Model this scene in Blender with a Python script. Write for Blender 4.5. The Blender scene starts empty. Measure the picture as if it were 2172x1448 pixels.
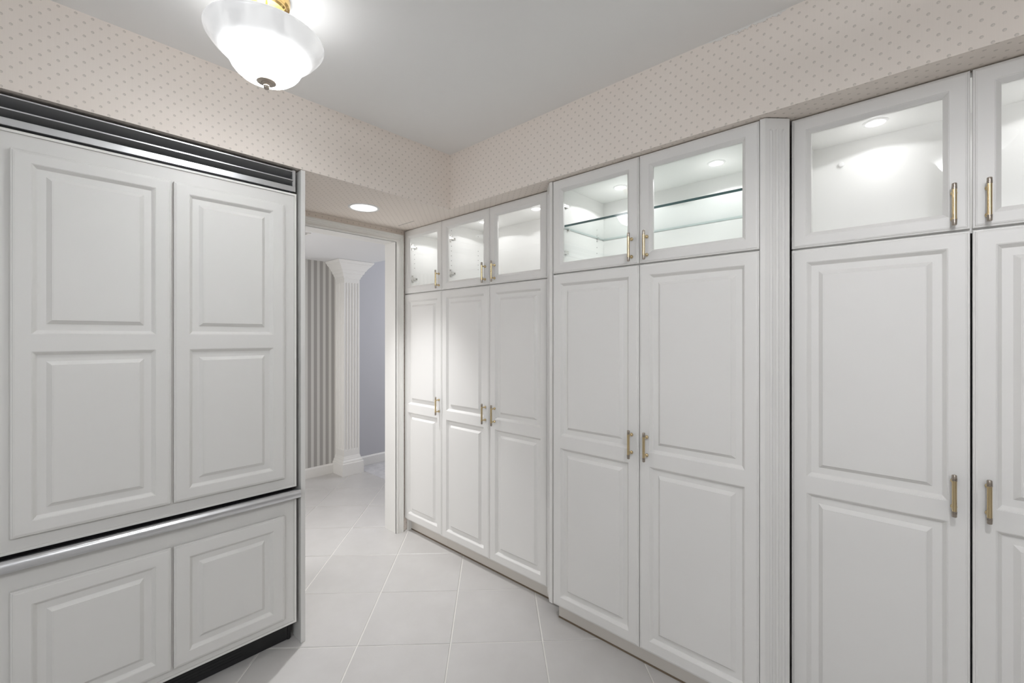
import bpy, math, random
from mathutils import Vector, Matrix
random.seed(7)
PI = math.pi
sc = bpy.context.scene
COL = sc.collection

# ------------------------------------------------------------------ camera
cam_d = bpy.data.cameras.new('camera')
cam_d.sensor_width = 36.0
cam_d.lens = 36.0 * 936.4 / 2172
cam_d.shift_y = -10.0 / 2172
cam_d.clip_start = 0.02
cam = bpy.data.objects.new('camera', cam_d)
COL.objects.link(cam)
cam.location = (0, 0, 1.38)
cam.rotation_euler = (PI / 2, 0, math.radians(42.66 - 90))
sc.camera = cam

# ------------------------------------------------------------------ world, colour management
w = bpy.data.worlds.new('world')
sc.world = w
w.use_nodes = True
w.node_tree.nodes['Background'].inputs[0].default_value = (0.8, 0.85, 0.9, 1)
w.node_tree.nodes['Background'].inputs[1].default_value = 0.15
sc.view_settings.view_transform = 'Standard'
sc.view_settings.look = 'None'
sc.view_settings.gamma = 1.0
sc.view_settings.use_curve_mapping = False
sc.view_settings.exposure = 0.17
sc.cycles.max_bounces = 12
sc.cycles.diffuse_bounces = 8
sc.cycles.glossy_bounces = 6
sc.cycles.transparent_max_bounces = 16
sc.cycles.sample_clamp_indirect = 6.0
sc.cycles.caustics_reflective = False
sc.cycles.caustics_refractive = False

# lamp settings
LAMP_L = 36.0          # glow of the bowl shades
LAMP_W = 0.7           # light thrown down by the lamp in view and by the brighter second lamp (W)
LAMP2_W = 20.0
LAMP2_UP = 6.0
LAMP_UP = 0.4         # bulb light leaving through the open top of a bowl (W)
DOWN_W = 84.0         # downlight in the passage soffit (W)
PUCK_W = 0.9          # puck lights inside the glazed cabinets (W)
PUCK_SPILL = 0.2
HALL_W = 13.0  # unseen fill added in the hall (W)

def light(name, kind, loc, energy, color=(1, 1, 1), rot=(0, 0, 0), **kw):
    d = bpy.data.lights.new(name, kind)
    d.energy = energy
    d.color = color
    for k, v in kw.items():
        setattr(d, k, v)
    o = bpy.data.objects.new(name, d)
    COL.objects.link(o)
    o.location = loc
    o.rotation_euler = rot
    return o

# unseen fill lights added behind and to the left of the camera
light('kitchen_fill', 'AREA', (-0.3, -2.45, 1.5), 5, (0.90, 0.95, 1.0), (-PI / 2, 0, 0), shape='RECTANGLE', size=2.6, size_y=1.5)
light('kitchen_fill', 'AREA', (-2.25, -0.2, 1.5), 10, (0.92, 0.955, 1.0), (PI / 2, 0, -PI / 2), shape='RECTANGLE', size=2.4, size_y=1.5)

# unseen area light added high behind the camera to brighten cabinets and soffits
light('kitchen_high_fill', 'AREA', (-2.12, -0.75, 2.41), 26, (0.93, 0.96, 1.0), Vector((0.85, 0.12, -0.62)).to_track_quat('-Z', 'Y').to_euler(), shape='RECTANGLE', size=1.6, size_y=0.35)

# ------------------------------------------------------------------ materials
def mat(name, color, rough=0.5, metal=0.0, spec=0.5):
    m = bpy.data.materials.new(name)
    m.use_nodes = True
    b = m.node_tree.nodes['Principled BSDF']
    b.inputs['Base Color'].default_value = (*color, 1)
    b.inputs['Roughness'].default_value = rough
    b.inputs['Metallic'].default_value = metal
    b.inputs['Specular IOR Level'].default_value = spec
    return m

class NT:
    def __init__(s, m):
        s.t = m.node_tree; s.n = s.t.nodes; s.l = s.t.links
    def node(s, k, **kw):
        n = s.n.new(k)
        for a, v in kw.items():
            setattr(n, a, v)
        return n
    def math(s, op, a, b=None, c=None):
        n = s.node('ShaderNodeMath', operation=op)
        for i, v in enumerate((a, b, c)):
            if v is None: continue
            if isinstance(v, (int, float)): n.inputs[i].default_value = v
            else: s.l.new(v, n.inputs[i])
        return n.outputs[0]
    def mix(s, fac, a, b):
        n = s.node('ShaderNodeMix', data_type='RGBA')
        for i, v in ((0, fac), (6, a), (7, b)):
            if isinstance(v, (int, float)): n.inputs[i].default_value = v
            elif isinstance(v, tuple): n.inputs[i].default_value = (*v, 1)
            else: s.l.new(v, n.inputs[i])
        return n.outputs[2]
    def noise(s, scale, detail=2, vec=None, rough=0.5):
        n = s.node('ShaderNodeTexNoise')
        n.inputs['Scale'].default_value = scale
        n.inputs['Detail'].default_value = detail
        n.inputs['Roughness'].default_value = rough
        if vec is not None: s.l.new(vec, n.inputs['Vector'])
        return n.outputs['Fac']
    def smooth(s, v, lo, hi):
        n = s.node('ShaderNodeMapRange', interpolation_type='SMOOTHSTEP')
        s.l.new(v, n.inputs[0])
        n.inputs[1].default_value = lo; n.inputs[2].default_value = hi
        return n.outputs[0]
    def bump(s, h, strength, dist=0.001):
        n = s.node('ShaderNodeBump')
        n.inputs['Strength'].default_value = strength
        n.inputs['Distance'].default_value = dist
        s.l.new(h, n.inputs['Height'])
        return n.outputs[0]

def painted(name, color, rough=0.42, var=0.03, spec=0.4):
    m = mat(name, color, rough, 0, spec)
    t = NT(m); b = t.n['Principled BSDF']
    tc = t.node('ShaderNodeTexCoord')
    f = t.noise(2.2, 3, tc.outputs['Object'])
    dk = tuple(c * (1 - var) for c in color)
    t.l.new(t.mix(f, dk, tuple(min(1, c * (1 + var)) for c in color)), b.inputs['Base Color'])
    g = t.noise(420, 2, tc.outputs['Object'])
    t.l.new(t.bump(g, 0.05, 0.0006), b.inputs['Normal'])
    return m

WHITE = painted('cabinet_paint', (0.728, 0.718, 0.700))
TRIMW = painted('trim_paint', (0.76, 0.75, 0.725), 0.4)
INNER = painted('cabinet_inner_white', (0.80, 0.80, 0.785), 0.45, 0.015)
FRIDGEP = painted('fridge_panel_paint', (0.70, 0.692, 0.672))
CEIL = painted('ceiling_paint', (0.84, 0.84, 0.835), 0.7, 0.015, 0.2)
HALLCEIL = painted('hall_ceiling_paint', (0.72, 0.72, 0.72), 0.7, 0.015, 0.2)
GREYW = painted('lilac_grey_paint', (0.50, 0.50, 0.525), 0.7, 0.02, 0.2)
PLAINW = painted('plain_wall_paint', (0.50, 0.485, 0.47), 0.7, 0.02, 0.2)
TOEK = painted('toe_kick_paint', (0.66, 0.625, 0.58), 0.5)
SEAL = mat('toe_seal_caulk', (0.16, 0.12, 0.08), 0.8)
GAPD = mat('dark_recess', (0.03, 0.03, 0.032), 0.6)  # near-black colour paints in the shade of gaps and recesses
ALU = mat('brushed_aluminium', (0.72, 0.73, 0.75), 0.30, 1.0)
ALUD = mat('dark_grille_metal', (0.26, 0.26, 0.265), 0.5, 0.6)
BLACKP = mat('black_plastic', (0.012, 0.012, 0.013), 0.28)
BRASS = mat('brass', (0.66, 0.53, 0.32), 0.22, 1.0)
BRASSP = mat('polished_brass', (0.72, 0.50, 0.20), 0.12, 1.0)
PEWTER = mat('aged_pewter', (0.42, 0.37, 0.32), 0.28, 1.0)
NICKEL = mat('nickel', (0.62, 0.61, 0.59), 0.25, 1.0)
HOLE = mat('hole_dark', (0.10, 0.095, 0.09), 0.8)
PEGM = mat('white_plastic', (0.8, 0.8, 0.79), 0.4)
GROUT = mat('grout', (0.74, 0.725, 0.69), 0.9)

# dotted wallpaper, UV in metres
def wallpaper(name, ox, oz, peel=False):
    base = (0.68, 0.605, 0.545)
    m = mat(name, base, 0.75, 0, 0.15)
    t = NT(m); b = t.n['Principled BSDF']
    uv = t.node('ShaderNodeUVMap'); uv.uv_map = 'UVMap'
    s = t.node('ShaderNodeSeparateXYZ'); t.l.new(uv.outputs[0], s.inputs[0])
    dx, dz = 0.0404, 0.0440
    def cell(sx, sz):
        a = t.math('SUBTRACT', s.outputs[0], ox + sx)
        a = t.math('WRAP', a, dx / 2, -dx / 2)
        c = t.math('SUBTRACT', s.outputs[1], oz + sz)
        c = t.math('WRAP', c, dz / 2, -dz / 2)
        return a, c
    best = None; side = None
    for sx, sz in ((0, 0), (dx / 2, dz / 2)):
        a, c = cell(sx, sz)
        q = t.math('SQRT', t.math('ADD', t.math('MULTIPLY', a, a), t.math('MULTIPLY', c, c)))
        a2 = t.math('ADD', a, 0.0008); c2 = t.math('ADD', c, 0.0012)
        q2 = t.math('SQRT', t.math('ADD', t.math('MULTIPLY', a2, a2), t.math('MULTIPLY', c2, c2)))
        best = q if best is None else t.math('MINIMUM', best, q)
        side = q2 if side is None else t.math('MINIMUM', side, q2)
    dot = t.math('SUBTRACT', 1.0, t.smooth(best, 0.0036, 0.0048))
    core = t.math('SUBTRACT', 1.0, t.smooth(side, 0.0014, 0.0032))
    tc = t.node('ShaderNodeTexCoord')
    mp = t.node('ShaderNodeMapping'); mp.inputs['Scale'].default_value = (900, 900, 12)
    t.l.new(tc.outputs['Object'], mp.inputs[0])
    thread = t.noise(1.0, 1, mp.outputs[0])
    blot = t.noise(3.0, 2, tc.outputs['Object'])
    c0 = t.mix(blot, (0.80, 0.725, 0.66), (0.83, 0.77, 0.715))
    c0 = t.mix(t.math('MULTIPLY', thread, 0.10), c0, (0.45, 0.40, 0.36))
    c1 = t.mix(core, (0.585, 0.535, 0.485), (0.67, 0.615, 0.56))
    c = t.mix(t.math('MULTIPLY', dot, 0.95), c0, c1)
    if peel:
        nz = t.noise(55, 4, tc.outputs['Object'], 0.65)
        so = t.node('ShaderNodeSeparateXYZ'); t.l.new(tc.outputs['Object'], so.inputs[0])
        env = t.math('MULTIPLY', t.smooth(so.outputs[1], 0.30, 0.36), t.math('SUBTRACT', 1.0, t.smooth(so.outputs[1], 0.52, 0.60)))
        edge = t.math('SUBTRACT', 2.457, t.math('MULTIPLY', env, t.math('MULTIPLY', t.smooth(nz, 0.28, 0.72), 0.019)))
        up = t.math('GREATER_THAN', so.outputs[2], edge)
        rim = t.math('GREATER_THAN', so.outputs[2], t.math('SUBTRACT', edge, t.math('MULTIPLY', env, 0.0016)))
        c = t.mix(t.math('MULTIPLY', rim, t.math('MULTIPLY', env, 0.6)), c, (0.38, 0.32, 0.26))
        c = t.mix(up, c, (0.74, 0.72, 0.69))
    t.l.new(c, b.inputs['Base Color'])
    return m
PAPER_R = wallpaper('dotted_wallpaper_right', 0.001, 0.005, True)
PAPER_L = wallpaper('dotted_wallpaper_left', 0.0352, 0.006)

def striped():
    m = mat('striped_wallpaper', (0.6, 0.59, 0.57), 0.6, 0, 0.25)
    t = NT(m); b = t.n['Principled BSDF']
    tc = t.node('ShaderNodeTexCoord')
    s = t.node('ShaderNodeSeparateXYZ'); t.l.new(tc.outputs['Object'], s.inputs[0])
    a = t.math('WRAP', t.math('SUBTRACT', s.outputs[0], 1.817), 0.0588, 0.0)
    d = t.math('LESS_THAN', a, 0.0320)
    t.l.new(t.mix(d, (0.60, 0.595, 0.57), (0.375, 0.365, 0.35)), b.inputs['Base Color'])
    return m
STRIPE = striped()

def tile_mat():
    m = mat('ceramic_tile', (0.72, 0.70, 0.68), 0.34, 0, 0.45)
    t = NT(m); b = t.n['Principled BSDF']
    tc = t.node('ShaderNodeTexCoord'); oi = t.node('ShaderNodeObjectInfo')
    off = t.node('ShaderNodeVectorMath', operation='SCALE')
    cb = t.node('ShaderNodeCombineXYZ')
    for i in range(3): t.l.new(oi.outputs['Random'], cb.inputs[i])
    t.l.new(cb.outputs[0], off.inputs[0]); off.inputs['Scale'].default_value = 37.0
    ad = t.node('ShaderNodeVectorMath', operation='ADD')
    t.l.new(tc.outputs['Object'], ad.inputs[0]); t.l.new(off.outputs[0], ad.inputs[1])
    big = t.noise(6, 4, ad.outputs[0], 0.6)
    fine = t.noise(60, 4, ad.outputs[0], 0.7)
    ws = t.node('ShaderNodeTexNoise', noise_type='RIDGED_MULTIFRACTAL')
    ws.inputs['Scale'].default_value = 13; ws.inputs['Detail'].default_value = 6
    t.l.new(ad.outputs[0], ws.inputs['Vector'])
    vein = t.smooth(ws.outputs['Fac'], 0.60, 1.25)
    vein = t.math('MULTIPLY', vein, t.smooth(fine, 0.45, 0.75))
    c = t.mix(big, (0.49, 0.475, 0.46), (0.585, 0.572, 0.56))
    c = t.mix(t.math('MULTIPLY', vein, 0.60), c, (0.42, 0.39, 0.36))
    t.l.new(c, b.inputs['Base Color'])
    t.l.new(t.bump(fine, 0.06, 0.001), b.inputs['Normal'])
    return m
TILE = tile_mat()

def marble():
    m = mat('grey_marble', (0.5, 0.5, 0.5), 0.3)
    t = NT(m); b = t.n['Principled BSDF']
    tc = t.node('ShaderNodeTexCoord')
    f = t.noise(14, 8, tc.outputs['Object'], 0.75)
    t.l.new(t.mix(t.smooth(f, 0.35, 0.7), (0.52, 0.515, 0.53), (0.70, 0.69, 0.70)), b.inputs['Base Color'])
    return m
MARBLE = marble()

def clear_glass(name, tint=(1, 1, 1)):
    m = bpy.data.materials.new(name); m.use_nodes = True
    t = NT(m); t.n.remove(t.n['Principled BSDF'])
    out = t.n['Material Output']
    tr = t.node('ShaderNodeBsdfTransparent'); tr.inputs[0].default_value = (*tint, 1)
    gl = t.node('ShaderNodeBsdfGlossy'); gl.inputs['Roughness'].default_value = 0.0
    fr = t.node('ShaderNodeFresnel'); ge = t.node('ShaderNodeNewGeometry')
    # same reflectance from both sides of the thin pane
    t.l.new(t.math('SUBTRACT', 1.5, t.math('MULTIPLY', ge.outputs['Backfacing'], 1.5 - 1 / 1.5)), fr.inputs[0])
    mx = t.node('ShaderNodeMixShader')
    t.l.new(fr.outputs[0], mx.inputs[0]); t.l.new(tr.outputs[0], mx.inputs[1]); t.l.new(gl.outputs[0], mx.inputs[2])
    t.l.new(mx.outputs[0], out.inputs[0])
    return m
GLASS = clear_glass('clear_glass')
SHELFG = clear_glass('shelf_glass', (0.965, 0.985, 0.978))
GEDGE2 = mat('pale_glass_edge', (0.42, 0.50, 0.49), 0.3)
GEDGE = mat('green_glass_edge', (0.055, 0.13, 0.13), 0.2)

def emis(name, color, strength):
    m = bpy.data.materials.new(name); m.use_nodes = True
    t = NT(m); t.n.remove(t.n['Principled BSDF'])
    e = t.node('ShaderNodeEmission'); e.inputs[0].default_value = (*color, 1); e.inputs[1].default_value = strength
    t.l.new(e.outputs[0], t.n['Material Output'].inputs[0])
    return m
LENS = emis('lit_lens', (1, 0.99, 0.98), 12.0)
LENSP = emis('lit_puck_lens', (1, 0.99, 0.98), 8.0)
BULB = emis('lit_bulb', (1, 0.97, 0.92), 2.5)

def alabaster(name='alabaster_glass', k=1.0):
    """swirled white glass bowl, lit from inside by its bulbs"""
    m = mat(name, (0.80, 0.80, 0.79), 0.18)
    t = NT(m); b = t.n['Principled BSDF']
    tc = t.node('ShaderNodeTexCoord')
    ws = t.node('ShaderNodeTexNoise'); ws.inputs['Scale'].default_value = 7; ws.inputs['Detail'].default_value = 4
    ws.inputs['Distortion'].default_value = 2.2
    t.l.new(tc.outputs['Object'], ws.inputs['Vector'])
    swirl = t.smooth(ws.outputs['Fac'], 0.35, 0.68)
    s = t.node('ShaderNodeSeparateXYZ'); t.l.new(tc.outputs['Object'], s.inputs[0])
    # nearer the bulbs (low in the bowl) more light comes through; the flared lip glows least
    low = t.math('SUBTRACT', 1.0, t.smooth(s.outputs[2], -0.125, -0.030))
    glow = t.math('ADD', 0.36, t.math('MULTIPLY', t.math('POWER', low, 2.4), LAMP_L * k))
    glow = t.math('MULTIPLY', glow, t.math('ADD', 0.80, t.math('MULTIPLY', swirl, 0.28)))
    b.inputs['Emission Color'].default_value = (0.965, 0.98, 1.0, 1)
    t.l.new(glow, b.inputs['Emission Strength'])
    t.l.new(t.mix(swirl, (0.74, 0.74, 0.74), (0.86, 0.86, 0.85)), b.inputs['Base Color'])
    return m
ALAB = alabaster()
ALABIN = alabaster('alabaster_glass_inside', 0.09)
ALAB2 = alabaster('alabaster_glass_second', 1.0)      # bowl of the other lamp, same glow

# ------------------------------------------------------------------ mesh builder
class MB:
    def __init__(s):
        s.v = []; s.f = []; s.m = []
    def face(s, pts, mi=0):
        i = len(s.v); s.v += [tuple(p) for p in pts]; s.f.append(tuple(range(i, i + len(pts)))); s.m.append(mi)
    def box(s, x0, y0, z0, x1, y1, z1, mi=0, bev=0.0):
        if bev <= 0:
            i = len(s.v)
            s.v += [(x, y, z) for z in (z0, z1) for y in (y0, y1) for x in (x0, x1)]
            for q in ((0, 2, 3, 1), (4, 5, 7, 6), (0, 1, 5, 4), (2, 6, 7, 3), (0, 4, 6, 2), (1, 3, 7, 5)):
                s.f.append(tuple(i + k for k in q)); s.m.append(mi)
            return
        b = bev
        P = {}
        i = len(s.v)
        def pt(key, co):
            if key not in P:
                P[key] = len(s.v); s.v.append(co)
            return P[key]
        X = (x0, x1); Y = (y0, y1); Z = (z0, z1)
        sg = (1, -1)
        def cv(ax, a, bb, c):   # corner vertex on the face of axis ax
            co = [X[a] + sg[a] * b, Y[bb] + sg[bb] * b, Z[c] + sg[c] * b]
            co[ax] = (X, Y, Z)[ax][(a, bb, c)[ax]]
            return pt((ax, a, bb, c), tuple(co))
        def F(ids):
            s.f.append(tuple(ids)); s.m.append(mi)
        for a in (0, 1):
            q = [cv(0, a, 0, 0), cv(0, a, 1, 0), cv(0, a, 1, 1), cv(0, a, 0, 1)]; F(q if a else q[::-1])
            q = [cv(1, 0, a, 0), cv(1, 0, a, 1), cv(1, 1, a, 1), cv(1, 1, a, 0)]; F(q if a else q[::-1])
            q = [cv(2, 0, 0, a), cv(2, 1, 0, a), cv(2, 1, 1, a), cv(2, 0, 1, a)]; F(q if a else q[::-1])
        for a in (0, 1):
            for c in (0, 1):
                F([cv(0, a, c, 0), cv(0, a, c, 1), cv(1, a, c, 1), cv(1, a, c, 0)])
                F([cv(0, a, 0, c), cv(0, a, 1, c), cv(2, a, 1, c), cv(2, a, 0, c)])
                F([cv(1, 0, a, c), cv(1, 1, a, c), cv(2, 1, a, c), cv(2, 0, a, c)])
                for d in (0, 1):
                    F([cv(0, a, c, d), cv(1, a, c, d), cv(2, a, c, d)])
    def prism(s, poly, z0, z1, mi=0):
        n = len(poly); i = len(s.v)
        s.v += [(x, y, z0) for x, y in poly] + [(x, y, z1) for x, y in poly]
        s.f.append(tuple(i + k for k in reversed(range(n)))); s.m.append(mi)
        s.f.append(tuple(i + n + k for k in range(n))); s.m.append(mi)
        for k in range(n):
            j = (k + 1) % n
            s.f.append((i + k, i + j, i + n + j, i + n + k)); s.m.append(mi)
    def extrude_x(s, poly, x0, x1, mi=0):      # poly in (y, z)
        n = len(poly); i = len(s.v)
        s.v += [(x0, y, z) for y, z in poly] + [(x1, y, z) for y, z in poly]
        s.f.append(tuple(i + k for k in range(n))); s.m.append(mi)
        s.f.append(tuple(i + n + k for k in reversed(range(n)))); s.m.append(mi)
        for k in range(n):
            j = (k + 1) % n
            s.f.append((i + k, i + n + k, i + n + j, i + j)); s.m.append(mi)
    def lathe(s, prof, c=(0, 0, 0), axis='z', n=24, mi=0, cap=True):
        i0 = len(s.v)
        for r, h in prof:
            for k in range(n):
                a = 2 * PI * k / n
                p = (r * math.cos(a), r * math.sin(a), h)
                if axis == 'y': p = (p[0], p[2], p[1])
                elif axis == 'x': p = (p[2], p[0], p[1])
                s.v.append((c[0] + p[0], c[1] + p[1], c[2] + p[2]))
        m = len(prof)
        for j in range(m - 1):
            for k in range(n):
                k2 = (k + 1) % n
                s.f.append((i0 + j * n + k, i0 + j * n + k2, i0 + (j + 1) * n + k2, i0 + (j + 1) * n + k)); s.m.append(mi)
        if cap:
            if prof[0][0] > 1e-6: s.f.append(tuple(i0 + k for k in reversed(range(n)))); s.m.append(mi)
            if prof[-1][0] > 1e-6: s.f.append(tuple(i0 + (m - 1) * n + k for k in range(n))); s.m.append(mi)
    def rings(s, loops, mi=0, fill=True):
        """bridge a list of 4-corner loops [(x0,z0,x1,z1,y), ...] lying on a front that faces -y"""
        i = len(s.v)
        for x0, z0, x1, z1, y in loops:
            s.v += [(x0, y, z0), (x1, y, z0), (x1, y, z1), (x0, y, z1)]
        for j in range(len(loops) - 1):
            a = i + 4 * j; b = a + 4
            for k in range(4):
                k2 = (k + 1) % 4
                s.f.append((a + k, a + k2, b + k2, b + k)); s.m.append(mi)
        if fill:
            a = i + 4 * (len(loops) - 1)
            s.f.append((a, a + 1, a + 2, a + 3)); s.m.append(mi)
    def mesh(s, name, mats, smooth=None):
        me = bpy.data.meshes.new(name)
        me.from_pydata(s.v, [], s.f)
        for m in (mats if isinstance(mats, (list, tuple)) else [mats]):
            me.materials.append(m)
        me.polygons.foreach_set('material_index', s.m)
        uv = me.uv_layers.new(name='UVMap')
        for p in me.polygons:
            n = p.normal
            ax = max(range(3), key=lambda k: abs(n[k]))
            for li in p.loop_indices:
                co = me.vertices[me.loops[li].vertex_index].co
                uv.data[li].uv = ((co.y, co.z) if ax == 0 else (co.x, co.z) if ax == 1 else (co.x, co.y))
        me.validate(); me.update()
        if smooth is not None:
            me.polygons.foreach_set('use_smooth', [True] * len(me.polygons))
            me.set_sharp_from_angle(angle=math.radians(smooth))
        return me
    def build(s, name, mats, parent=None, loc=None, smooth=None):
        return link(name, s.mesh(name, mats, smooth), parent, loc)

def link(name, me, parent=None, loc=None, rot=None):
    o = bpy.data.objects.new(name, me)
    COL.objects.link(o)
    if parent is not None: o.parent = parent
    if loc is not None: o.location = loc
    if rot is not None: o.rotation_euler = rot
    return o

def thing(name, label, cat, loc=(0, 0, 0), rotz=0.0, group=None):
    o = link(name, None, None, loc, (0, 0, rotz))
    o.empty_display_size = 0.1
    return tag(o, label, cat, group)
def tag(o, label, cat, group=None):
    o['label'] = label; o['category'] = cat
    if group: o['group'] = group
    return o
def struct(o, label=None):
    o['kind'] = 'structure'
    if label: o['label'] = label
    return o
def copy_tree(o, parent=None):
    c = o.copy(); COL.objects.link(c)
    if parent is not None: c.parent = parent
    for ch in [x for x in COL.objects if x.parent == o]:
        copy_tree(ch, c)
    return c

# ------------------------------------------------------------------ room shell
ZC, ZS = 2.457, 2.134            # ceiling and soffit underside
XR, YL = 1.676, 2.045            # room-side faces of the right and left soffits
XW0, YW0 = -2.3, -2.5            # far sides of the room, behind the camera

m = MB(); m.box(XW0, YW0, ZC, 2.3, 2.83, ZC + 0.1)
struct(m.build('ceiling', CEIL))
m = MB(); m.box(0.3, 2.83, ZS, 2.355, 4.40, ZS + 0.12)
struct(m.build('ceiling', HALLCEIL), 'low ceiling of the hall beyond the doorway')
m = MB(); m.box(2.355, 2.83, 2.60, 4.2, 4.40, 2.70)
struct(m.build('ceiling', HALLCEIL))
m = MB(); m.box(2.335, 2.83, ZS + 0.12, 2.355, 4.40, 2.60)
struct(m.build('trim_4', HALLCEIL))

# right soffit
m = MB(); m.box(XR, YW0, ZS, 2.16, YL, ZC)
struct(m.build('wall_right_soffit', PAPER_R), 'dotted wallpaper soffit above the right hand cabinets')
# left soffit with a round opening for the downlight
DLX, DLY = 1.311, 2.385
m = MB()
x0, x1, y0, y1 = XW0, 2.16, YL, 2.70
m.face([(x0, y0, ZS), (XR, y0, ZS), (XR, y0, ZC), (x0, y0, ZC)])
q = 0.12; n = 32; r = 0.078
def under(a, b, c, d): m.face([(a, b, ZS), (a, d, ZS), (c, d, ZS), (c, b, ZS)])
under(x0, y0, DLX - q, y1); under(DLX + q, y0, x1, y1)
under(DLX - q, y0, DLX + q, DLY - q); under(DLX - q, DLY + q, DLX + q, y1)
def sq(a):
    c, s_ = math.cos(a), math.sin(a); k = q / max(abs(c), abs(s_))
    return (DLX + c * k, DLY + s_ * k, ZS)
for k in range(n):
    a, b = 2 * PI * k / n, 2 * PI * (k + 1) / n
    ci = lambda t: (DLX + r * math.cos(t), DLY + r * math.sin(t), ZS)
    m.face([ci(a), sq(a), sq(b), ci(b)][::-1])
struct(m.build('wall_left_soffit', PAPER_L), 'dotted wallpaper soffit over the fridge and the passage')
# seam crack in the paper under the passage soffit
m = MB(); m.box(1.682, 2.42, ZS - 0.0006, 1.6845, 2.60, ZS + 0.001)
struct(m.build('trim_5', HOLE))

m = MB(); m.box(XW0, 2.70, 0, 0.935, 2.83, ZS + 0.2); m.box(0.92, 2.70, 2.06, 1.74, 2.83, ZS + 0.2); m.box(1.74, 2.70, 0, 2.30, 2.83, ZS + 0.2)
struct(m.build('wall_back', PAPER_L))
m = MB(); m.box(2.16, YW0, 0, 2.30, 2.70, ZC)
struct(m.build('wall_right', PLAINW))
m = MB(); m.box(XW0, YW0 - 0.1, 0, 2.30, YW0, ZC)
struct(m.build('wall_rear', PLAINW))
m = MB(); m.box(XW0 - 0.1, YW0, 0, XW0, 2.83, ZC)
struct(m.build('wall_side', PLAINW))
m = MB(); m.box(0.2, 2.83, 0, 0.3, 4.40, 2.6)
struct(m.build('wall_hall_left', STRIPE))
m = MB(); m.box(0.3, 4.385, 0, 2.20, 4.50, 2.6)
struct(m.build('wall_hall', STRIPE), 'grey and cream striped wallpaper wall of the hall')
m = MB(); m.box(2.20, 4.385, 0, 4.2, 4.50, 2.6)
struct(m.build('wall_far', GREYW), 'plain lilac grey wall beyond the fluted column')
m = MB(); m.box(4.1, 2.83, 0, 4.2, 4.40, 2.6)
struct(m.build('wall_far_right', GREYW))
m = MB(); m.box(2.16, 2.83, 0, 4.2, 2.90, 2.6)
struct(m.build('wall_far_front', GREYW))
def base_poly(h, t): return [(0, 0), (-t, 0), (-t, h - 0.014), (-t * 0.55, h - 0.004), (-t * 0.3, h), (0, h)]
m = MB(); m.extrude_x([(4.385 + y, z) for y, z in base_poly(0.098, 0.016)], 0.3, 2.07)
struct(m.build('baseboard_hall', TRIMW))
m = MB(); m.extrude_x([(4.385 + y, z) for y, z in base_poly(0.10, 0.016)], 2.29, 4.1)
struct(m.build('baseboard_far', TRIMW))

# ------------------------------------------------------------------ floor of diagonal tiles
m = MB(); m.box(XW0, YW0, -0.06, 2.312, 4.40, -0.0035)
floor = struct(m.build('floor', GROUT))
m = MB(); m.box(2.312, 2.83, -0.06, 4.2, 4.40, -0.001)
struct(m.build('floor', MARBLE), 'grey marble floor past the threshold')
S2 = math.sqrt(0.5)
PA, PB, A0, B0, G = 0.4148, 0.4160, 1.998, -0.195, 0.0058
def clip(poly, ax, lim, keep_less):
    out = []
    for i in range(len(poly)):
        p, q_ = poly[i], poly[(i + 1) % len(poly)]
        ip = (p[ax] <= lim) == keep_less or abs(p[ax] - lim) < 1e-9
        iq = (q_[ax] <= lim) == keep_less or abs(q_[ax] - lim) < 1e-9
        if ip: out.append(p)
        if ip != iq:
            t = (lim - p[ax]) / (q_[ax] - p[ax])
            out.append((p[0] + t * (q_[0] - p[0]), p[1] + t * (q_[1] - p[1])))
    return out
def tile_mesh(poly):
    mb = MB(); e = 0.0022; z = 0.0
    cx = sum(p[0] for p in poly) / len(poly); cy = sum(p[1] for p in poly) / len(poly)
    inn = [(x + (cx - x) * e / max(1e-4, math.hypot(cx - x, cy - y)) * 1.4, y + (cy - y) * e / max(1e-4, math.hypot(cx - x, cy - y)) * 1.4) for x, y in poly]
    k = len(poly)
    mb.v = [(x, y, -0.009) for x, y in poly] + [(x, y, -0.0016) for x, y in poly] + [(x, y, z) for x, y in inn]
    for i in range(k):
        j = (i + 1) % k
        mb.f.append((i, j, k + j, k + i)); mb.f.append((k + i, k + j, 2 * k + j, 2 * k + i))
    mb.f.append(tuple(2 * k + i for i in range(k))); mb.m = [0] * len(mb.f)
    return mb.mesh('tile', TILE)
full = tile_mesh([(-PA * S2, 0), (0, -PB * S2), (PA * S2, 0), (0, PB * S2)]) if False else None
ha, hb = (PA - G) / 2, (PB - G) / 2
def corner(a, b): return ((a + b) * S2, (a - b) * S2)
local = [corner(sa * ha, sb * hb) for sa, sb in ((-1, -1), (1, -1), (1, 1), (-1, 1))]
if sum(local[i][0] * local[(i + 1) % 4][1] - local[(i + 1) % 4][0] * local[i][1] for i in range(4)) < 0: local = local[::-1]
full = tile_mesh(local)
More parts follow.
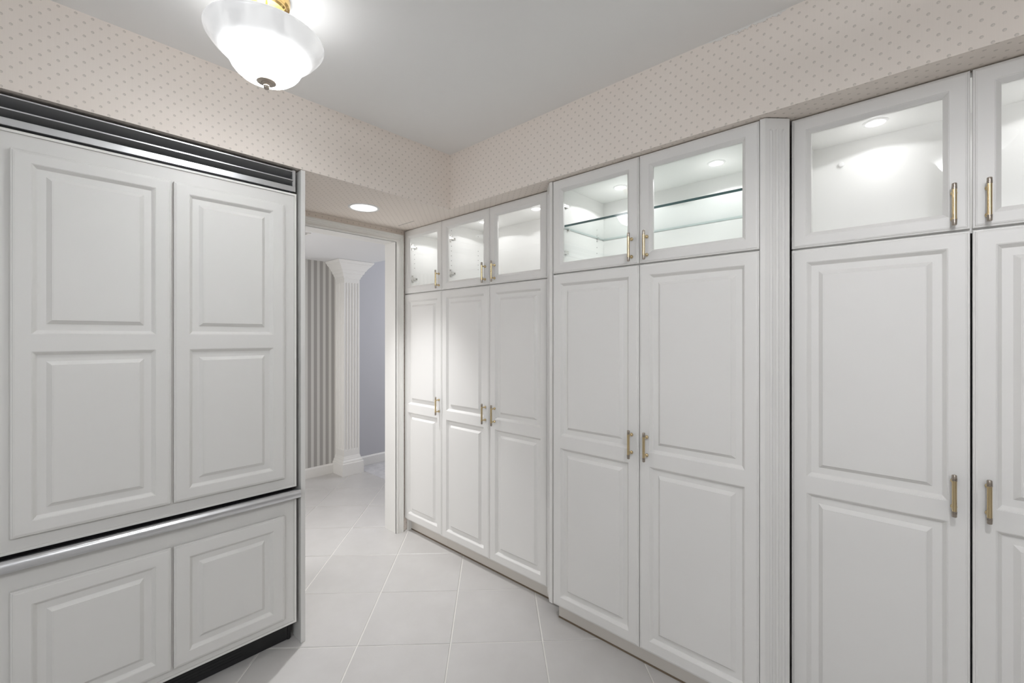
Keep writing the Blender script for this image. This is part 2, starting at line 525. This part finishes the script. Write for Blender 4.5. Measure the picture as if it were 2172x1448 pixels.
for i in range(-14, 14):
    for j in range(-14, 14):
        a, b = A0 + (i + 0.5) * PA, B0 + (j + 0.5) * PB
        cx, cy = corner(a, b)
        poly = [(cx + x, cy + y) for x, y in local]
        lim = ((0, -1.3, False), (1, -1.3, False), (0, 2.306, True), (1, 4.38, True))
        p2 = poly
        for ax, l, less in lim: p2 = clip(p2, ax, l, less) if p2 else p2
        # beyond the doorway the walls and the cabinets hide the floor
        if len(p2) < 3: continue
        ccx = sum(p[0] for p in p2) / len(p2); ccy = sum(p[1] for p in p2) / len(p2)
        if ccy < 2.8 and ccx > 2.0 or ccy > 2.6 and ccx < 0.5: continue
        ar = abs(sum(p2[k][0] * p2[(k + 1) % len(p2)][1] - p2[(k + 1) % len(p2)][0] * p2[k][1] for k in range(len(p2)))) / 2
        if ar < 0.0008: continue
        dz = random.uniform(-0.0004, 0.0004)
        if ar > PA * PB * 0.93: link('tile', full, floor, (cx, cy, dz))
        else: link('tile', tile_mesh([(x - ccx, y - ccy) for x, y in p2]), floor, (ccx, ccy, dz))

# ------------------------------------------------------------------ doorway casing
OX0, OX1, OZ1 = 0.95, 1.725, 2.044
prof = [(0, 0.0), (0, 0.011), (0.006, 0.014), (0.014, 0.014), (0.018, 0.010), (0.031, 0.012), (0.036, 0.016), (0.041, 0.016), (0.044, 0.020), (0.054, 0.020), (0.056, 0.017), (0.056, 0.0)]
m = MB()
path = [(OX0, 0, -1, 0), (OX0, OZ1, -1, 1), (OX1, OZ1, 1, 1), (OX1, 0, 1, 0)]
rows = [[(px + dx * o, 2.70 - p, pz + dz * o) for o, p in prof] for px, pz, dx, dz in path]
i0 = len(m.v); k = len(prof)
for rw in rows: m.v += rw
for a in range(3):
    for b in range(k - 1):
        m.f.append((i0 + a * k + b, i0 + (a + 1) * k + b, i0 + (a + 1) * k + b + 1, i0 + a * k + b + 1)); m.m.append(0)
struct(m.build('trim_1', TRIMW), 'white moulded casing around the doorway')
m = MB(); m.box(OX1, 2.692, 0, OX1 + 0.02, 2.838, OZ1 + 0.02); m.box(OX0 - 0.02, 2.692, 0, OX0, 2.838, OZ1 + 0.02); m.box(OX0, 2.692, OZ1, OX1, 2.838, OZ1 + 0.02)
struct(m.build('trim_2', TRIMW), 'white jamb lining of the doorway')

# ------------------------------------------------------------------ flutes
def fluted_face(mb, x0, x1, z0, z1, flutes, r, depth, zb, zt, mi=0):
    """front face at y = 0 facing -y between x0 and x1, round-ended vertical flutes sunk into it"""
    xs = x0
    N = 6
    for xc in flutes:
        mb.face([(xs, 0, z0), (xc - r, 0, z0), (xc - r, 0, z1), (xs, 0, z1)], mi)
        cols = []
        for i in range(N + 1):
            th = PI * i / N; x = xc - r * math.cos(th); s_ = math.sin(th)
            cols.append([(x, 0, z0), (x, 0, zb + r - r * s_), (x, depth * s_ * 0.7, zb + r - 0.5 * r * s_), (x, depth * s_, zb + r),
                         (x, depth * s_, zt - r), (x, depth * s_ * 0.7, zt - r + 0.5 * r * s_), (x, 0, zt - r + r * s_), (x, 0, z1)])
        for i in range(N):
            for j in range(7):
                a, b, c, d = cols[i][j], cols[i + 1][j], cols[i + 1][j + 1], cols[i][j + 1]
                pts = [a, b, c, d]
                u = []
                for p in pts:
                    if not u or (Vector(p) - Vector(u[-1])).length > 1e-7: u.append(p)
                if (Vector(u[0]) - Vector(u[-1])).length < 1e-7: u.pop()
                if len(u) > 2: mb.face(u, mi)
        xs = xc + r
    mb.face([(xs, 0, z0), (x1, 0, z0), (x1, 0, z1), (xs, 0, z1)], mi)

# ------------------------------------------------------------------ hall column
hc = thing('column', 'white square fluted column with stepped capital against the hall wall', 'column', (2.096, 4.20, 0))
SW, SD = 0.165, 0.185
m = MB()
fluted_face(m, 0, SW, 0.15, 2.0, [0.0225 + 0.03 * k for k in range(5)], 0.0095, 0.007, 0.245, 1.925)
a0 = len(m.v); fluted_face(m, 0, SD, 0.15, 2.0, [0.0235 + 0.0345 * k for k in range(5)], 0.0105, 0.007, 0.245, 1.925)
for i in range(a0, len(m.v)):
    x, y, z = m.v[i]; m.v[i] = (y, SD - x, z)
m.face([(SW, 0, 0.15), (SW, SD, 0.15), (SW, SD, 2.0), (SW, 0, 2.0)])
m.build('shaft', TRIMW, hc)
def stepped(levels, name):
    mb = MB()
    def rect(e, z): return [(-e, -e, z), (SW + e, -e, z), (SW + e, SD, z), (-e, SD, z)]
    for a, b in zip(levels, levels[1:]):
        A, B = rect(*a), rect(*b)
        for k in range(4): mb.face([A[k], A[(k + 1) % 4], B[(k + 1) % 4], B[k]])
    mb.face(rect(*levels[0])[::-1]); mb.face(rect(*levels[-1]))
    return mb.build(name, TRIMW, hc, smooth=25)
stepped([(0.031, 0.0), (0.031, 0.115), (0.028, 0.121), (0.022, 0.123), (0.022, 0.131), (0.019, 0.140), (0.012, 0.149), (0.010, 0.152), (0.010, 0.158), (0.006, 0.168), (0.002, 0.182), (0.0, 0.186)], 'base')
stepped([(0.0, 1.962), (0.006, 1.966), (0.008, 1.974), (0.008, 1.980), (0.016, 1.990), (0.021, 2.000), (0.023, 2.012), (0.031, 2.014), (0.036, 2.026), (0.040, 2.042), (0.047, 2.044), (0.055, 2.060), (0.068, 2.078), (0.082, 2.092), (0.090, 2.100), (0.090, 2.106), (0.098, 2.112), (0.104, 2.122), (0.106, ZS - 0.002)], 'capital')

# hall ceiling vent
cv = thing('ceiling_vent', 'small white slatted air vent in the hall ceiling', 'vent', (1.25, 3.31, ZS))
m = MB()
m.box(-0.12, -0.06, -0.006, 0.12, -0.045, 0); m.box(-0.12, 0.045, -0.006, 0.12, 0.06, 0); m.box(-0.12, -0.045, -0.006, -0.105, 0.045, 0); m.box(0.105, -0.045, -0.006, 0.12, 0.045, 0)
m.build('frame', TRIMW, cv)
m = MB(); m.box(-0.105, -0.045, -0.0012, 0.105, 0.045, 0); m.build('backing', GAPD, cv)
for k in range(6):
    m = MB(); y = -0.036 + k * 0.0145
    m.extrude_x([(y, -0.0055), (y + 0.003, -0.0055), (y + 0.008, -0.0016), (y + 0.005, -0.0016)], -0.105, 0.105)
    m.build('slat', TRIMW, cv)

# ------------------------------------------------------------------ door builder (front faces -y)
STEP = 0.0012
def panel_door(mb, x0, x1, z0, z1, fields, th=0.020, mi=0):
    """raised-panel door; fields = list of (fx0, fz0, fx1, fz1) recess outlines, same x range, bottom first"""
    e = 0.0045
    mb.rings([(x0, z0, x1, z1, th), (x0, z0, x1, z1, 0.0055), (x0 + 0.0015, z0 + 0.0015, x1 - 0.0015, z1 - 0.0015, 0.0035), (x0 + e, z0 + e, x1 - e, z1 - e, 0.0032),
              (x0 + e + 0.0012, z0 + e + 0.0012, x1 - e - 0.0012, z1 - e - 0.0012, 0.0012), (x0 + 0.010, z0 + 0.010, x1 - 0.010, z1 - 0.010, 0.0)], mi, fill=False)
    X0, X1, Z0, Z1 = x0 + 0.010, x1 - 0.010, z0 + 0.010, z1 - 0.010
    fx0, fx1 = fields[0][0], fields[0][2]
    Q = lambda a, b, c, d: mb.face([(a, 0, b), (c, 0, b), (c, 0, d), (a, 0, d)], mi)
    Q(X0, Z0, fx0, Z1); Q(fx1, Z0, X1, Z1)
    zs = [Z0]
    for f in fields: zs += [f[1], f[3]]
    zs.append(Z1)
    for k in range(0, len(zs), 2): Q(fx0, zs[k], fx1, zs[k + 1])
    mb.face([(x0, th, z0), (x0, th, z1), (x1, th, z1), (x1, th, z0)], mi)

def raised(mb, f, mi=0):
    a, b, c, d = f
    L = lambda i, y: (a + i, b + i, c - i, d - i, y)
    mb.rings([L(0, 0), L(0.0012, STEP), L(0.0022, STEP), L(0.0115, 0.0128), L(0.0125, 0.0132), L(0.0325, 0.0132), L(0.0442, 0.0026), L(0.0450, 0.0014), L(0.0475, 0.0016), L(0.0480, 0.0012)], mi)

def lower_door(parent, x0, x1, z0, z1, fields, m_=WHITE, name='door'):
    mb = MB(); panel_door(mb, x0, x1, z0, z1, fields)
    for f in fields: raised(mb, f)
    return mb.build(name, m_, parent)

def glass_door(parent, x0, x1, z0, z1, f, th=0.020):
    mb = MB(); panel_door(mb, x0, x1, z0, z1, [f], th)
    a, b, c, d = f
    # open the closed back: drop it and add a frame back
    mb.f.pop(); mb.m.pop()
    L = lambda i, y: (a + i, b + i, c - i, d - i, y)
    mb.rings([L(0, 0), L(0.0012, STEP), L(0.0022, STEP), L(0.0125, 0.0100), L(0.0135, 0.0105), L(0.0135, th)], 0, fill=False)
    mb.rings([L(0.0135, th), (x0, z0, x1, z1, th)], 0, fill=False)
    o = mb.build('glass_door', WHITE, parent)
    g = MB(); g.box(a + 0.0125, 0.0112, b + 0.0125, c - 0.0125, 0.0152, d - 0.0125)
    g.build('pane', GLASS, o)
    return o

# handle mesh: bar along z, posts towards +y
def handle_mesh():
    mb = MB(); r = 0.0056; H = 0.0595; y0 = -0.030
    mb.lathe([(r * 0.96, -0.0425), (r * 0.96, 0.0425)], (0, y0, 0), 'z', 16, 0)
    for s_ in (-1, 1):
        pr = []
        for zz, rr in ((0.0425, 1.0), (0.0428, 1.08), (0.0440, 1.08), (0.0443, 0.94), (0.0452, 0.94), (0.0455, 1.08), (0.0467, 1.08), (0.0470, 0.94), (0.0479, 0.94), (0.0482, 1.08), (0.0494, 1.08), (0.0497, 1.0), (0.0575, 1.0), (0.0588, 0.9), (0.0595, 0.7)):
            pr.append((r * rr, s_ * zz))
        if s_ < 0: pr = pr[::-1]
        mb.lathe(pr, (0, y0, 0), 'z', 16, 1)
        zc = s_ * 0.037
        mb.lathe([(0.0036, y0), (0.0036, -0.009), (0.0050, -0.0085), (0.0072, -0.0055), (0.0076, -0.0025), (0.0068, 0.0)], (0, 0, zc), 'y', 14, 0)
    return mb.mesh('handle', [BRASS, PEWTER], 40)
HANDLE = handle_mesh()
def handle(parent, x, z): return link('handle', HANDLE, parent, (x, 0, z))

def hinge_mesh():
    mb = MB()       # seen from +x side: plate on the side panel, arm reaching to the door
    mb.box(0, 0.030, -0.026, 0.003, 0.044, 0.026, 0, 0.001)
    mb.box(0.003, 0.028, -0.008, 0.013, 0.072, 0.008, 0, 0.002)
    mb.box(0.004, 0.008, -0.012, 0.016, 0.030, 0.012, 0, 0.003)
    mb.box(0.013, 0.034, -0.003, 0.0145, 0.066, 0.003, 0)
    for z in (-0.019, 0.019): mb.lathe([(0.0042, 0), (0.0042, 0.002), (0.003, 0.003)], (0.003, 0.037, z), 'x', 12, 0)
    mb.lathe([(0.004, 0), (0.004, 0.0015)], (0.013, 0.060, 0), 'x', 12, 0)
    return mb.mesh('hinge', NICKEL, 40)
HINGE = hinge_mesh()

PUCKRING = MB(); PUCKRING.lathe([(0.0255, -0.001), (0.028, -0.004), (0.033, -0.0035), (0.0365, -0.0005), (0.0365, 0.0)], n=32, cap=False); PUCKRING = PUCKRING.mesh('puck_light', NICKEL if False else PEGM, 40)
PUCKLENS = MB(); PUCKLENS.lathe([(0.0, -0.0022), (0.015, -0.0020), (0.0255, -0.0010)], n=24, cap=False); PUCKLENS = PUCKLENS.mesh('lens', LENSP, 40)
def puck(parent, x, y, z, k=1.0):
    o = link('puck_light', PUCKRING, parent, (x, y, z))
    link('lens', PUCKLENS, o)
    d = bpy.data.lights.new('puck_spot', 'SPOT'); d.energy = PUCK_W * k; d.spot_size = math.radians(149); d.spot_blend = 0.06; d.shadow_soft_size = 0.012
    d.color = (0.985, 0.99, 1.0)
    l = bpy.data.objects.new('puck_spot', d); COL.objects.link(l); l.parent = o; l.location = (0, 0, -0.006)
    d = bpy.data.lights.new('puck_spill', 'POINT'); d.energy = PUCK_SPILL; d.shadow_soft_size = 0.02
    l = bpy.data.objects.new('puck_spill', d); COL.objects.link(l); l.parent = o; l.location = (0, 0, -0.10)
    return o

def cabinet(label, X, Y, Wd, depth, toe, doors, group, extra_left=False, pk=1.0):
    """tall cabinet; local x to the viewer's right, y into the cabinet, z up.  doors = [(x0, x1, handle_x)]"""
    c = thing('tall_cabinet', label, 'cabinet', (X, Y, 0), -PI / 2, group)
    T, F = 0.018, 0.0215
    def pan(name, x0, y0, z0, x1, y1, z1, m_=INNER):
        mb = MB(); mb.box(x0, y0, z0, x1, y1, z1); return mb.build(name, m_, c)
    pan('side_panel', 0, F, 0 if extra_left else 0.100, T, depth, 2.131, INNER)
    pan('side_panel', Wd - T, F, 0.100, Wd, depth, 2.131, INNER)
    pan('back_panel', T, depth - 0.006, 0.118, Wd - T, depth, 2.131, INNER)
    pan('top_panel', T, F, 2.116, Wd - T, depth - 0.006, 2.131, INNER)
    pan('shelf', T, F, 1.674, Wd - T, depth - 0.006, 1.690, INNER)
    pan('bottom_panel', T, F, 0.100, Wd - T, depth - 0.006, 0.118, WHITE)
    pan('toe_kick', (T if extra_left else 0.0), toe, 0, Wd, toe + 0.016, 0.100, TOEK)
    if not extra_left: pan('toe_kick', 0.0, toe + 0.016, 0, 0.016, depth, 0.100, TOEK)
    pan('toe_seal', (T if extra_left else 0.0), toe - 0.003, 0, Wd, toe, 0.007, SEAL)
    for x0, x1, hx in doors:
        lo = lower_door(c, x0, x1, 0.089, 1.6785, [(x0 + 0.0445, 0.137, x1 - 0.0445, 0.850), (x0 + 0.0445, 0.907, x1 - 0.0445, 1.634)])
        up = glass_door(c, x0, x1, 1.6845, 2.1300, (x0 + 0.042, 1.7215, x1 - 0.042, 2.0865))
        handle(lo, hx, 0.9325); handle(up, hx, 1.7525)
        puck(c, (x0 + x1) / 2, 1.960 - X, 2.116, pk)
    return c

def hinges(c, x, zs=(2.022, 1.795)):
    for z in zs: link('hinge', HINGE, c, (x, 0.0215, z))
def shelf_holes(c, x, ys, zs):
    mb = MB()
    for y in ys:
        for z in zs: mb.lathe([(0.0026, 0), (0.0026, 0.0006)], (x, y, z), 'x', 8)
    o = mb.build('shelf_holes', HOLE, c); o['kind'] = 'stuff'
    return o

GRP = None
XA, XB, XCC = 1.792, 1.705, 1.785
ca = cabinet('narrow single door white cabinet with glazed top door, right beside the doorway casing', XA, 2.695, 0.424, 0.358, 0.050, [(0.002, 0.422, 0.399)], GRP, True, pk=1.6)
hinges(ca, 0.018); shelf_holes(ca, 0.018, (0.075, 0.30), [1.875 + 0.032 * k for k in range(4)])
cb = cabinet('two door white cabinet with glazed top, between the single door and the projecting cabinet', XA, 2.2705, 0.866, 0.358, 0.050, [(0.0, 0.4375, 0.4075), (0.4405, 0.866, 0.4855)], GRP, pk=1.3)
hinges(cb, 0.018); shelf_holes(cb, 0.018, (0.066, 0.305), [1.846 + 0.032 * k for k in range(5)] + [2.075])
cc = cabinet('projecting two door white cabinet with glazed top doors and a glass shelf inside', XB, 1.3035, 0.896, 0.445, 0.052, [(0.0, 0.447, 0.4165), (0.4500, 0.896, 0.4845)], GRP, pk=2.7)
hinges(cc, 0.018); shelf_holes(cc, 0.018, (0.37,), [1.80 + 0.032 * k for k in range(6)])
cd = cabinet('nearest two door white cabinet with empty glazed top, right of the fluted pilaster', XCC, 0.3265, 0.870, 0.315, 0.050, [(0.001, 0.4330, 0.4000), (0.4375, 0.869, 0.4675)], GRP, pk=0.8)
m = MB(); m.lathe([(0.009, -0.002), (0.009, -0.010), (0.006, -0.013), (0.0, -0.0135)], (0.1085, 0.311, 2.036), 'y', 14)
m.build('wall_plug', PEGM, cd, smooth=40)

# glass shelf inside the projecting cabinet, on four pegs
gs = MB()
gx0, gx1, gy0, gy1, gz0, gz1 = 0.0205, 0.8755, 0.042, 0.437, 1.9110, 1.9210
gs.face([(gx0, gy0, gz1), (gx1, gy0, gz1), (gx1, gy1, gz1), (gx0, gy1, gz1)], 0)
gs.face([(gx0, gy0, gz0), (gx0, gy1, gz0), (gx1, gy1, gz0), (gx1, gy0, gz0)], 0)
gs.face([(gx0, gy0, gz0), (gx1, gy0, gz0), (gx1, gy0, gz1), (gx0, gy0, gz1)], 1)
gs.face([(gx1, gy0, gz0), (gx1, gy1, gz0), (gx1, gy1, gz1), (gx1, gy0, gz1)], 2)
gs.face([(gx1, gy1, gz0), (gx0, gy1, gz0), (gx0, gy1, gz1), (gx1, gy1, gz1)], 2)
gs.face([(gx0, gy1, gz0), (gx0, gy0, gz0), (gx0, gy0, gz1), (gx0, gy1, gz1)], 2)
go = gs.build('glass_shelf', [SHELFG, GEDGE, GEDGE2], None, (XB, 1.3035, 0)); go.rotation_euler = (0, 0, -PI / 2)
tag(go, 'clear glass shelf with green front edge inside the projecting cabinet', 'shelf')
for sx in (0.018, 0.878):
    for y in (0.10, 0.37):
        mb = MB(); d = 1 if sx < 0.4 else -1
        mb.box(min(sx, sx + d * 0.010), y - 0.004, 1.9040, max(sx, sx + d * 0.010), y + 0.004, 1.9115, 0, 0.001)
        mb.build('shelf_peg', NICKEL, cc)

# ------------------------------------------------------------------ fluted angled fillers either side of the projecting cabinet
def filler(label, loc, mirror, z0=0.089):
    """stile strip in line with the projecting door face, then a fluted face at 45 degrees"""
    t = thing('fluted_pilaster', label, 'pilaster', loc, -PI / 2)
    z1 = 2.131; W = 0.086; A = 0.0165
    mb = MB()
    fluted_face(mb, 0, W, z0, z1, [0.0215, 0.043, 0.0645], 0.0062, 0.0062, z0 + 0.03, z1 - 0.036)
    c, s_ = math.cos(PI / 4), math.sin(PI / 4)
    for i in range(len(mb.v)):
        x, y, z = mb.v[i]
        if mirror: mb.v[i] = (-(A) - (W - x) * c - 0.0 * y + y * s_, (W - x) * s_ + y * c, z)
        else: mb.v[i] = (A + x * c - y * s_, x * s_ + y * c, z)
    mb.build('fluted_face', WHITE, t)
    k = -1 if mirror else 1
    mb = MB()
    mb.box(min(0, k * A), 0.0, z0, max(0, k * A), 0.020, z1)
    mb.build('stile', WHITE, t)
    mb = MB()
    e = A + W * c
    poly = [(0.0, 0.020), (k * A, 0.020), (k * A, 0.012), (k * (e - 0.004), W * s_ + 0.008), (k * (e - 0.004), W * s_ + 0.02), (0.0, W * s_ + 0.02)]
    mb.prism(poly if not mirror else poly[::-1], z0 + 0.0005, z1 - 0.0005)
    mb.build('backing', WHITE, t)
    return t
filler('wide fluted white pilaster angled between the projecting cabinet and the nearest cabinet', (XB, 0.4045, 0), False)
filler('fluted white pilaster seen almost edge on, left of the projecting cabinet', (XB, 1.3065, 0), True)

# ------------------------------------------------------------------ refrigerator with panelled front
FX0, FX1 = -0.103, 0.803
fr = thing('refrigerator', 'built in refrigerator with white panelled doors under a metal grille', 'refrigerator', (0, YL, 0))
D = 0.017       # base panels sit behind the raised overlay panels
m = MB(); m.box(FX0 + 0.004, 0.052, 0.105, FX1 - 0.004, 0.62, 2.02); m.build('body', GAPD, fr)
def base_panel(name, z0, z1):
    mb = MB()
    mb.rings([(FX0, z0, FX1, z1, 0.048), (FX0, z0, FX1, z1, D - 0.004), (FX0 + 0.001, z0 + 0.001, FX1 - 0.001, z1 - 0.001, D - 0.0045), (FX0 + 0.0085, z0 + 0.0085, FX1 - 0.0085, z1 - 0.0085, D - 0.0045),
              (FX0 + 0.0085, z0 + 0.0085, FX1 - 0.0085, z1 - 0.0085, D + 0.001), (FX0 + 0.0105, z0 + 0.0105, FX1 - 0.0105, z1 - 0.0105, D + 0.001), (FX0 + 0.0105, z0 + 0.0105, FX1 - 0.0105, z1 - 0.0105, D)], 0)
    mb.face([(FX0, 0.048, z0), (FX0, 0.048, z1), (FX1, 0.048, z1), (FX1, 0.048, z0)])
    for k in range(4, 12): mb.m[k] = 1
    return mb.build(name, [FRIDGEP, TRIMW], fr)
ud = base_panel('upper_door', 0.709, 2.020)
fd = base_panel('freezer_drawer', 0.100, 0.664)
for x0, x1 in ((-0.048, 0.3485), (0.3575, 0.7500)):
    mar = 0.0445 if x0 < 0 else 0.0465
    lower_door(ud, x0, x1, 0.758, 1.961, [(x0 + mar, 0.802, x1 - mar, 1.3335), (x0 + mar, 1.3885, x1 - mar, 1.9235)], FRIDGEP, 'overlay_panel').data.transform(Matrix.Scale((D) / 0.020, 4, (0, 1, 0)))
    lower_door(fd, x0, x1, 0.137, 0.594, [(x0 + mar, 0.183, x1 - mar, 0.543)], FRIDGEP, 'overlay_panel').data.transform(Matrix.Scale((D) / 0.020, 4, (0, 1, 0)))
# freezer handle: full width rolled aluminium rail
m = MB()
yc, zc, rr = -0.010, 0.681, 0.0185
poly = [(0.030, 0.6930), (0.004, 0.6990)]
for k in range(9):
    a = PI / 2 + PI * k / 8
    poly.append((yc + 0.014 * math.cos(a), zc + rr * math.sin(a)))
poly += [(0.010, 0.6640), (0.030, 0.6640)]
m.extrude_x(poly, FX0 - 0.004, 0.8095)
m.build('handle', ALU, fd, smooth=35)
# ventilation grille
gr = MB()
gr.box(FX0, 0.062, 2.024, FX1, 0.30, 2.124, 1)
gr.box(FX0, 0.012, 2.0290, FX1 - 0.004, 0.020, 2.0520, 0, 0.001)
gr.box(0.787, 0.016, 2.0290, 0.800, 0.055, 2.1255, 0, 0.0008)
gr.box(FX0, 0.050, 2.1230, FX1, 0.062, 2.1285, 0)
g = gr.build('grille', [ALU, GAPD], fr)
for (z0, z1, y0, y1) in ((2.0545, 2.0800, 0.056, 0.010), (2.0880, 2.1210, 0.058, 0.016)):
    mb = MB()
    # slanted blade: face looks down and out, bright rolled lip in front
    mb.extrude_x([(y0, z0), (y1, z1 - 0.003), (y1, z1 - 0.0002), (y1 + 0.0025, z1), (y0 + 0.003, z0 + 0.004)], FX0 + 0.002, 0.788, 0)
    mb.extrude_x([(y1 - 0.0012, z1 - 0.0038), (y1 - 0.0012, z1 + 0.0004), (y1 + 0.003, z1 + 0.0004), (y1 + 0.0022, z1 - 0.0030)], FX0 + 0.002, 0.788, 1)
    mb.build('louver', [ALUD, ALU], g)
m = MB(); m.box(FX0 + 0.003, 0.070, 0.004, 0.800, 0.085, 0.104); m.box(0.785, 0.066, 0.004, 0.795, 0.070, 0.09)
for k in range(5): m.box(FX0 + 0.02, 0.0685, 0.020 + k * 0.012, 0.60, 0.070, 0.026 + k * 0.012)
m.build('toe_grille', BLACKP, fr)

for nm, x0, lab in (('r', 0.8185, 'tall white side panel closing the right side of the refrigerator'), ('l', -0.139, 'tall white side panel closing the left side of the refrigerator')):
    mb = MB(); mb.box(0, 0, 0, 0.0195, 0.645, 2.1325, 0, 0.0008)
    o = mb.build('end_panel', FRIDGEP, None, (x0, YL + 0.003, 0)); tag(o, lab, 'panel')
# fixed cabinet wall left of the fridge (out of frame)
m = MB(); m.box(XW0, YL + 0.02, 0, -0.141, 2.70, 2.1325)
struct(m.build('wall_left', PLAINW))

# ------------------------------------------------------------------ ceiling lamps
def ceiling_lamp(x, y, label, glass, watts, up):
    t = thing('ceiling_light', label, 'ceiling light', (x, y, 2.321), 0.4)
    mb = MB()
    out = [(0.1680, 0.001), (0.1690, -0.003), (0.1660, -0.010), (0.1580, -0.022), (0.1450, -0.038), (0.1300, -0.052), (0.1170, -0.063), (0.1080, -0.073), (0.1025, -0.083), (0.0965, -0.095), (0.0870, -0.107), (0.0730, -0.119), (0.0540, -0.128), (0.0320, -0.133), (0.0060, -0.1345)]
    inn = [(max(0.003, r_ - 0.005), z + 0.003) for r_, z in out[::-1]]
    mb.lathe(out[::-1] + [(0.1655, 0.003)], n=64, cap=False)
    mb.lathe([(0.1655, 0.003)] + inn[::-1][1:], n=64, mi=1, cap=False)
    mb.build('shade', [glass, ALABIN], t, smooth=50)
    mb = MB(); top = ZC - 2.321
    mb.lathe([(0.0, 0.0), (0.006, 0.0), (0.006, 0.085), (0.030, 0.088), (0.055, 0.094), (0.060, 0.100), (0.060, 0.108), (0.066, 0.112), (0.068, 0.120), (0.068, top)], n=40, cap=False)
    mb.lathe([(0.005, 0.0), (0.005, -0.137)], n=12)
    mb.build('canopy', BRASSP, t, smooth=35)
    mb = MB()
    mb.lathe([(0.0, -0.1590), (0.0050, -0.1582), (0.0080, -0.1552), (0.0086, -0.1522), (0.0072, -0.1492), (0.0086, -0.1480), (0.0086, -0.1460), (0.0068, -0.1450), (0.0090, -0.1430), (0.0140, -0.1415), (0.0150, -0.1395), (0.0240, -0.1385), (0.0280, -0.1365), (0.0285, -0.1340), (0.0270, -0.1325), (0.0, -0.1320)], n=32, cap=False)
    mb.build('finial', PEWTER, t, smooth=35)
    for a in (0.6, 0.6 + PI):
        bx, by = 0.062 * math.cos(a), 0.062 * math.sin(a)
        mb = MB(); mb.lathe([(0.0, -0.052), (0.014, -0.046), (0.022, -0.030), (0.022, -0.016), (0.014, 0.0), (0.012, 0.012), (0.0, 0.013)], (bx, by, 0.02), n=20, cap=False)
        mb.build('bulb', BULB, t, smooth=60)
    d = bpy.data.lights.new('lamp_glow', 'POINT'); d.energy = up; d.color = (0.98, 0.985, 1.0); d.shadow_soft_size = 0.03
    l = bpy.data.objects.new('lamp_glow', d); COL.objects.link(l); l.parent = t; l.location = (0.0, 0.03, -0.01)
    # light the bowl throws downwards and sideways into the room
    d = bpy.data.lights.new('lamp_down', 'SPOT'); d.energy = watts; d.color = (0.98, 0.985, 1.0); d.shadow_soft_size = 0.03; d.spot_size = math.radians(176); d.spot_blend = 0.35
    l = bpy.data.objects.new('lamp_down', d); COL.objects.link(l); l.parent = t; l.location = (0, 0, -0.165)
    return t
ceiling_lamp(0.501, 1.519, 'swirled white glass bowl ceiling light with brass canopy, in view near the fridge', ALAB, LAMP_W, LAMP_UP)
ceiling_lamp(0.52, -0.17, 'swirled white glass bowl ceiling light nearer the camera, seen only mirrored in the cabinet glass', ALAB2, LAMP2_W, LAMP2_UP)

# ------------------------------------------------------------------ downlight in the passage soffit
dl = thing('recessed_light', 'round white recessed downlight in the dotted soffit above the passage', 'downlight', (DLX, DLY, ZS))
mb = MB(); mb.lathe([(0.076, 0.002), (0.074, -0.001), (0.078, -0.004), (0.086, -0.003), (0.089, 0.0)], n=48, cap=False); mb.build('trim_ring', PEGM, dl, smooth=40)
mb = MB(); mb.lathe([(0.076, 0.0), (0.068, 0.030), (0.055, 0.062), (0.046, 0.066)], n=48, cap=False); mb.build('reflector', PEGM, dl, smooth=50)
mb = MB(); mb.lathe([(0.0, 0.062), (0.03, 0.0635), (0.048, 0.067)], n=32, cap=False); mb.build('lens', LENS, dl, smooth=50)
l = light('downlight_beam', 'SPOT', (0, 0, 0.050), DOWN_W, (0.98, 0.985, 1.0), spot_size=math.radians(77), spot_blend=1.0, shadow_soft_size=0.02)
l.parent = dl

# added area fills brightening the hall from its left end and the room beyond
light('hall_fill', 'AREA', (0.36, 3.60, 1.10), HALL_W, (1.0, 0.985, 0.98), (PI / 2, 0, -PI / 2), shape='RECTANGLE', size=1.1, size_y=1.2)
light('far_fill', 'AREA', (3.9, 3.4, 1.6), 18.0, (0.94, 0.96, 1.0), (PI / 2, 0, PI / 2), shape='RECTANGLE', size=0.9, size_y=1.2)
